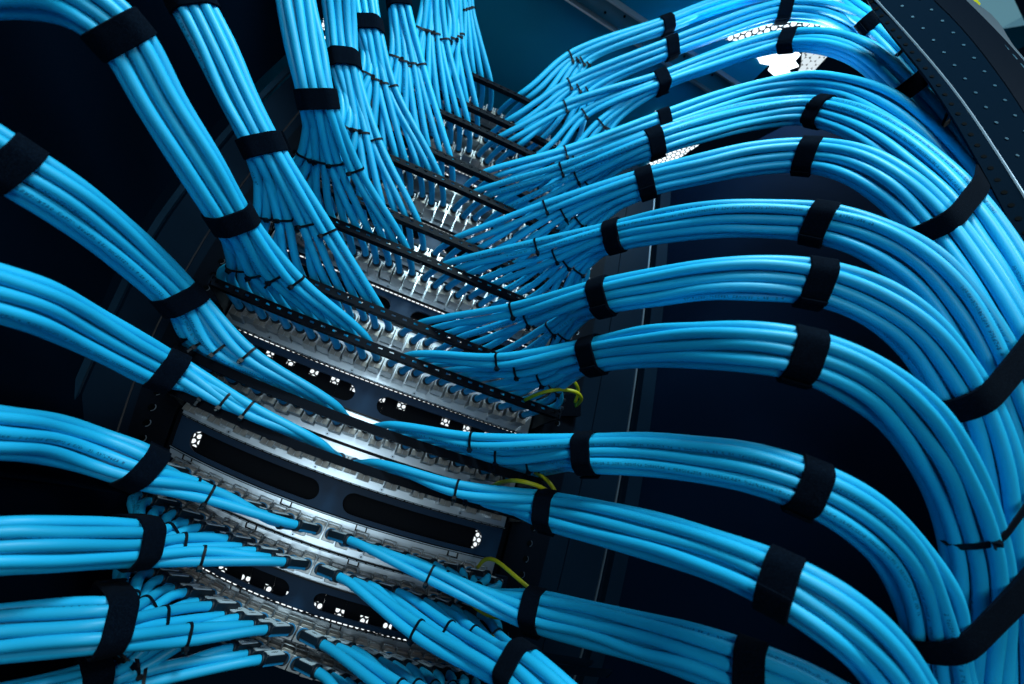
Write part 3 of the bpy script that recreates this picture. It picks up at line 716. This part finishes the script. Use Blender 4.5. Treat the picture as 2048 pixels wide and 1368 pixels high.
def tie(center, paths, reach=1e9, width=0.0022, thick=0.0011, tail=0.0, head=True, gap=0.0001, axis=None):
    c, n, e, f, L, N, per = loop_around(center, paths, gap, reach, 40, axis=axis)
    b = MB(); rings = []
    for i in list(range(len(L))) + [0]:
        A = c + e * L[i][0] + f * L[i][1]; nn = e * N[i][0] + f * N[i][1]
        rings.append([A - n * width / 2, A + nn * thick - n * width / 2, A + nn * thick + n * width / 2, A + n * width / 2])
    b.loft(rings, cap=False)
    # head block sits on the lower, visible side
    P3 = np.array([c + e * q[0] + f * q[1] for q in L]); q2 = np.array([to_px(p) for p in P3]); dep = np.array([depth(p) for p in P3])
    sc = (q2[:, 1] - q2[:, 1].mean()) / (np.ptp(q2[:, 1]) + 1e-6) - 0.9 * (dep - dep.mean()) / (np.ptp(dep) + 1e-6); j = int(np.argmax(sc))
    A = P3[j]; nn = unit(e * N[j][0] + f * N[j][1]); tt = np.cross(n, nn)
    if head: b.box(A + nn * 0.0020, tt, n, nn, 0.0021, 0.0019, 0.0018)
    if tail: b.box(A + nn * (0.003 + tail / 2) + tt * 0.001, tt, n, nn, 0.0004, 0.0010, tail / 2)
    return b, A
for (k, side, g, c, paths) in TIES:
    if not (-60 < to_px(c)[0] < 2100 and -60 < to_px(c)[1] < 1430): continue
    b, A = tie(c, paths, tail=random.choice((0, 0, 0.003, 0.006)))
    o = b.build("cable_tie", M_TIE, origin=c)
    tag(o, "black cable tie %s from gap, %s fan of %s" % (NTH[g], "left" if side < 0 else "right", panel_words(k)), "cable tie", "black ties on the cable fans")
VT = [((1795, 112), KW / 61, pick((13, 14)), 0.045, (1832, 60), "upper long black tie binding the trunk to the punched column"),
      ((1880, 262), KW / 69, pick((12, 13, 14)), 0.055, (1912, 184), "lower long black tie binding the trunk to the punched column"),
      ((1985, 560), KW / 84, pick((8, 9, 10, 11, 12, 13)), 0.065, None, "thin black tie slanting across the middle of the cable trunk"),
      ((1985, 985), KW / 104, pick((6, 7, 8)), 0.100, None, "thin black tie slanting across the lower part of the cable trunk")]
for (xy, z, paths, reach, to, lab) in VT:
    c = at(*xy, z); b, A = tie(c, paths, reach, 0.0042, 0.0013, 0.004, axis=RT * 0.66 - UP * 0.75)
    if to:
        q = at(to[0], to[1], z * 0.985)
        b.tube(spline([c + unit(CAM - c) * 0.012, (c + q) / 2 + unit(CAM - c) * 0.012, q]), 0.0014, 6)
        q2 = at(to[0] + 46, to[1] + 40, z * 0.99); b.tube(spline([q, (q + q2) / 2, q2]), 0.0014, 6)
    tag(b.build("cable_tie", M_TIE, origin=c), lab, "cable tie", "long black ties on the cable trunk")

# ------------------------------------------------------------------ punched column and frame at the upper right
def ruled(b, A, B, t, mi=0, n=24):
    """a plate between two edges given as x, y, distance"""
    def cv(L):
        P = [at(*q) for q in L]; return spline(P, 0.02) if len(P) > 2 else np.array(P)
    a, c = cv(A), cv(B)
    res = lambda X: np.stack([np.interp(np.linspace(0, 1, n), np.linspace(0, 1, len(X)), X[:, i]) for i in range(3)], 1)
    a, c = res(a), res(c); rings = []
    for i in range(n):
        j = min(i, n - 2); nr = unit(np.cross(c[i] - a[i], a[j + 1] - a[j])); nr = nr if nr.dot(CAM - a[i]) < 0 else -nr
        rings.append([a[i], c[i], c[i] + nr * t, a[i] + nr * t])
    b.loft(rings, mi); return a, c
col = empty("punched_column", at(1900, 200, 0.42))
tag(col, "dark blue punched steel column beside the cable trunk", "column")
b = MB(); eA = [(1725, -15, .50), (1760, 40, .475), (1860, 165, .42), (1960, 330, .37), (2075, 560, .32), (2170, 800, .29), (2240, 1060, .27)]
eB = [(1742, -10, .49), (1815, 70, .455), (1911, 185, .41), (1990, 300, .372), (2085, 455, .33), (2220, 720, .29), (2310, 1000, .27)]
eC = [(1850, -15, .475), (1925, 60, .445), (2010, 170, .41), (2080, 280, .38), (2160, 420, .35), (2320, 690, .31), (2440, 980, .285)]
b1 = MB(); A0, B0 = ruled(b1, eA, eB, 0.002); b1.build("narrow_flange", M_COL, col)
b2 = MB(); B1, C1 = ruled(b2, eB, eC, 0.002); b2.build("wide_flange", M_COL, col)
b3 = MB(); b3.tube(B0, 0.0011, 6); b3.build("bright_fold", M_EDGE, col)
hb = MB()
def holes_on(hb, A, B, frac, r, mi, step=1, s0=0):
    d = np.r_[0, np.cumsum(np.linalg.norm(np.diff(A, axis=0), axis=1))]
    for s in np.arange(0.004 + s0, d[-1], 0.0150 * step):
        a = np.array([np.interp(s, d, A[:, i]) for i in range(3)]); c = np.array([np.interp(s, d, B[:, i]) for i in range(3)])
        a2 = np.array([np.interp(s + .002, d, A[:, i]) for i in range(3)])
        p = a * (1 - frac) + c * frac; nr = unit(np.cross(c - a, a2 - a)); nr = nr if nr.dot(CAM - p) > 0 else -nr
        hb.cyl(p + nr * 0.0001, nr, r, 0.0005, 12, mi)
holes_on(hb, A0, B0, 0.35, 0.0021, 0); holes_on(hb, B1, C1, 0.36, 0.0016, 1, 1.5); holes_on(hb, B1, C1, 0.80, 0.0016, 1, 1.5, 0.010)
hb.build("hole_row", [M_HOLE, M_HOLE_LIGHT], col)
fr = empty("cabinet_door_frame", at(1980, 80, 0.45)); tag(fr, "black door frame with a row of slits, beyond the punched column", "door frame")
eD = [(1905, -15, .50), (1985, 65, .47), (2060, 150, .44), (2140, 260, .41)]
b = MB(); ruled(b, [(q[0] + 2, q[1] - 2, q[2] + .004) for q in eC], [(q[0] + 12, q[1], q[2]) for q in eD], 0.004); b.build("frame_face", M_BLACK, fr)
b = MB(); dl = np.array([at(*q) for q in eD]); dl = spline(dl, 0.004)
for i in range(2, len(dl) - 3, 4): b.box(dl[i] + unit(CAM - dl[i]) * 0.004, unit(dl[i + 2] - dl[i]), RT, UP, 0.0042, 0.0007, 0.0007)
b.build("slit_row", M_HOLE_LIGHT, fr)
b = MB(); ruled(b, [(1912, -15, .55), (1960, 35, .53), (2048, 118, .50), (2120, 200, .48)], [(1925, -15, .56), (1990, 35, .55), (2030, 95, .52), (2130, 200, .49)], 0.003); b.build("bright_rim", M_EDGE, fr)
b = MB(); ruled(b, [(1925, -12, .60), (1955, 15, .60)], [(1945, -12, .60), (1962, 8, .60)], 0.002)
b.build("yellow_tag", M_YEL, fr)
# equipment outside the cabinet, its room light put in as emission
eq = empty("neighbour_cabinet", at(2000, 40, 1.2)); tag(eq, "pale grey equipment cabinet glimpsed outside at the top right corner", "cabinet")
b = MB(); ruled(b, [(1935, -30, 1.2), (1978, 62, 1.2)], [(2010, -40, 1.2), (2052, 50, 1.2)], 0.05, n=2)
M_PALE = mat("pale_front_room_glow", (0.35, 0.55, 0.62), 0.5, 0.1, 0.5, bump=0.3, bscale=40, emit=(0.25, 0.60, 0.75), estr=0.35)  # emission stands in for room light on this front
b.build("glowing_front", M_PALE, eq)
b = MB(); ruled(b, [(1980, 68, 1.2), (2012, 112, 1.2)], [(2050, 30, 1.2), (2090, 70, 1.2)], 0.05, n=2); b.build("lower_front", M_ROOF, eq)

# ------------------------------------------------------------------ lit perforated opening in the roof corner
def roof_patch(b, poly, dz=-0.004, mi=0):
    P = [on_v(x, y, VR - 0.006) for x, y in poly]; b.add(P + [p + (0, 0, 0.0015) for p in P], [tuple(range(len(P))), tuple(range(2 * len(P) - 1, len(P) - 1, -1))] + [(i, i + len(P), (i + 1) % len(P) + len(P), (i + 1) % len(P)) for i in range(len(P))], mi)
vent = empty("roof_vent", (0.40, -0.15, VR - 0.006)); tag(vent, "brightly lit white perforated vent in the roof corner above the right bundles", "vent")
b = MB(); roof_patch(b, [(1452, 80), (1470, 64), (1560, 44), (1668, 34), (1690, 48), (1600, 62), (1500, 84)]); b.build("honeycomb_strip", M_MESH, vent)
b = MB(); roof_patch(b, [(1290, 335), (1322, 300), (1390, 276), (1405, 285), (1360, 315), (1300, 345)]); b.build("honeycomb_corner", M_MESH, vent)
b = MB(); roof_patch(b, [(1298, 252), (1312, 222), (1324, 232), (1318, 256)]); b.build("honeycomb_corner", M_MESH, vent)
b = MB(); roof_patch(b, [(636, 110), (648, 20), (668, 20), (655, 110)]); b.build("honeycomb_corner", M_MESH, vent)
M_GLARE = mat("blown_out_glow", (0.8, 0.85, 0.9), 0.6, 0, 0.3, emit=(0.85, 0.93, 1.0), estr=2.5)  # blown-out reflection on the plate, given as emission
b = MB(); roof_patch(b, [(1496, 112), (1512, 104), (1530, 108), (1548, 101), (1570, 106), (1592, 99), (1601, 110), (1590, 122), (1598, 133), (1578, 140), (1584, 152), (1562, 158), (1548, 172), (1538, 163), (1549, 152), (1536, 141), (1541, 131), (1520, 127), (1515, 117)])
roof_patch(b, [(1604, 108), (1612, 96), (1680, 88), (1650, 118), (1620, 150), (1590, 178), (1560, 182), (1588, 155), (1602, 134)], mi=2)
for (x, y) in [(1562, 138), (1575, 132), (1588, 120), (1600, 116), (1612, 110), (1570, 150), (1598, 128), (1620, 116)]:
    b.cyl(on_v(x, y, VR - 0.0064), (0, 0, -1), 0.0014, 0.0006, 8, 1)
M_CREAM = hex_light("cream_plate_glow", 0.013, 0.9, (0.80, 0.93, 1.0), (0, 1), 0.50)  # light reflected by the cream plate, given as emission too
b.build("bright_plate", [M_GLARE, M_HOLE, M_CREAM], vent)

# ------------------------------------------------------------------ yellow earth wires
def wire(L, lab):
    pts = spline([at(*q) for q in L], 0.004); o = cable_object("earth_wire", pts, 0.0021, 10, material=M_YEL)
    tag(o, lab, "earth wire", "yellow earth wires at the right rail")
    E = tube_rings(pts, 0.00205, 10); s = MB()
    s.loft([[(np.array(r[q])) + (np.array(r[q]) - p) * 0.06 for q in (6, 7, 8)] for r, p in zip(E, pts)], cap=False, closed=False)
    s.build("green_stripe", M_GRN, o, origin=pts[0])
wire([(1050, 800, .50), (1085, 785, .47), (1125, 779, .46), (1155, 785, .46), (1163, 797, .47), (1152, 812, .50)], "yellow earth wire looping to a bolt under the seventh right bundle")
wire([(1142, 755, .50), (1152, 768, .50), (1157, 782, .51), (1150, 805, .52)], "short yellow earth wire hanging beside a bolt on the right rail")
wire([(980, 974, .47), (1005, 964, .43), (1040, 962, .40), (1075, 971, .40), (1106, 990, .41), (1125, 1012, .45)], "yellow earth wire arching over the fifth right bundle strap")
wire([(1070, 945, .46), (1090, 957, .43), (1105, 973, .42), (1114, 992, .42), (1118, 1010, .43)], "short curved yellow earth wire just above a strap")
wire([(955, 1135, .47), (970, 1119, .455), (990, 1120, .44), (1030, 1152, .42), (1070, 1186, .41), (1100, 1208, .44)], "straight slanting yellow earth wire from panel corner to strap")
wire([(925, 1190, .44), (945, 1210, .43), (975, 1230, .425), (1012, 1236, .425), (1065, 1230, .44)], "yellow earth wire sagging beneath the fourth right bundle")
wire([(930, 1255, .43), (960, 1268, .41), (1000, 1278, .385), (1028, 1292, .37), (1043, 1312, .37)], "yellow earth wire curving behind the lowest right strap")
# bolts where the wires end
g = empty("earth_bolt_block", on_w(1135, 810, 0.02)); tag(g, "small black block with two zinc earth bolts on the right rail", "bolt block")
b = MB(); b.box(on_w(1135, 812, 0.012), RT, (0, 1, 0), UP, 0.016, 0.008, 0.016); b.build("base", M_BLACK, g)
for (x, y) in ((1128, 801), (1124, 817)):
    b = MB(); p = on_w(x, y, 0.03); b.cyl(p, unit(-RT * 0.7 + np.array([0, -0.7, 0])), 0.0032, 0.009, 12); b.build("bolt", M_SCREW, g)

# the grooved post left of the rack
lp = empty("cabinet_post", on_w(300, 500, 0)); tag(lp, "dark blue grooved steel cabinet post left of the rack", "post")
zw = lambda L, w: [(x, y, depth(on_w(x, y, w))) for x, y in L]
EDG = [(640, 60), (578, 127), (450, 258), (360, 370), (291, 468), (219, 611), (165, 725), (120, 833), (75, 960), (40, 1100), (15, 1300)]
GRV = [(700, 100), (602, 219), (505, 340), (421, 457), (350, 580), (301, 680), (262, 780), (233, 868), (200, 980), (172, 1120), (150, 1320)]
INN = [(735, 120), (640, 240), (545, 360), (468, 470), (400, 590), (345, 700), (302, 800), (268, 890), (238, 1000), (212, 1130), (195, 1330)]
off = lambda L, d: [(x + d, y) for x, y in L]
for A_, B_, m_, w_ in ((EDG, off(EDG, 16), M_POST, 0.006), (off(EDG, 27), off(GRV, -2), M_NAVY, 0.0), (off(GRV, 3), INN, M_NAVY, 0.0)):
    b = MB(); ruled(b, zw(A_, w_), zw(B_, w_), 0.004, n=30); b.build("post_face", m_, lp, smooth=0)

# ------------------------------------------------------------------ small dark fittings low left and low right
b = MB()
ruled(b, [(66, 942, .50), (166, 1016, .46)], [(78, 938, .50), (170, 1004, .46)], 0.004, n=4); ruled(b, [(166, 1016, .46), (190, 1010, .45)], [(170, 1004, .46), (188, 1000, .45)], 0.004, n=3); ruled(b, [(95, 940, .50), (188, 1003, .455)], [(104, 936, .50), (190, 994, .455)], 0.004, n=4)
tag(b.build("pull_handle", M_NAVY), "dark recessed pull handle on the left side panel between two bundles", "handle")
for L, lab in ((((1080, 1312, .42), (1175, 1326, .40)), "upper dark blue finger of the cable guide behind the lowest right strap"), (((1100, 1336, .40), (1212, 1346, .37)), "lower dark blue finger of the cable guide behind the lowest right strap")):
    b = MB(); a, c = at(*L[0]), at(*L[1]); d = unit(c - a); n1 = unit(np.cross(d, CAM - a)); n2 = np.cross(d, n1)
    b.loft([[a + n1 * 0.0035 + n2 * 0.002, a - n1 * 0.0035 + n2 * 0.002, a - n1 * 0.0035 - n2 * 0.002, a + n1 * 0.0035 - n2 * 0.002], [c + n1 * 0.0035 + n2 * 0.002, c - n1 * 0.003 + n2 * 0.002, c - n1 * 0.003 - n2 * 0.002, c + n1 * 0.0035 - n2 * 0.002], [c + d * 0.006 - n1 * 0.001 + n2 * 0.001, c + d * 0.006 - n1 * 0.003 + n2 * 0.001, c + d * 0.006 - n1 * 0.003 - n2 * 0.001, c + d * 0.006 - n1 * 0.001 - n2 * 0.001]])
    tag(b.build("guide_finger", M_NAVY, origin=a), lab, "cable guide")
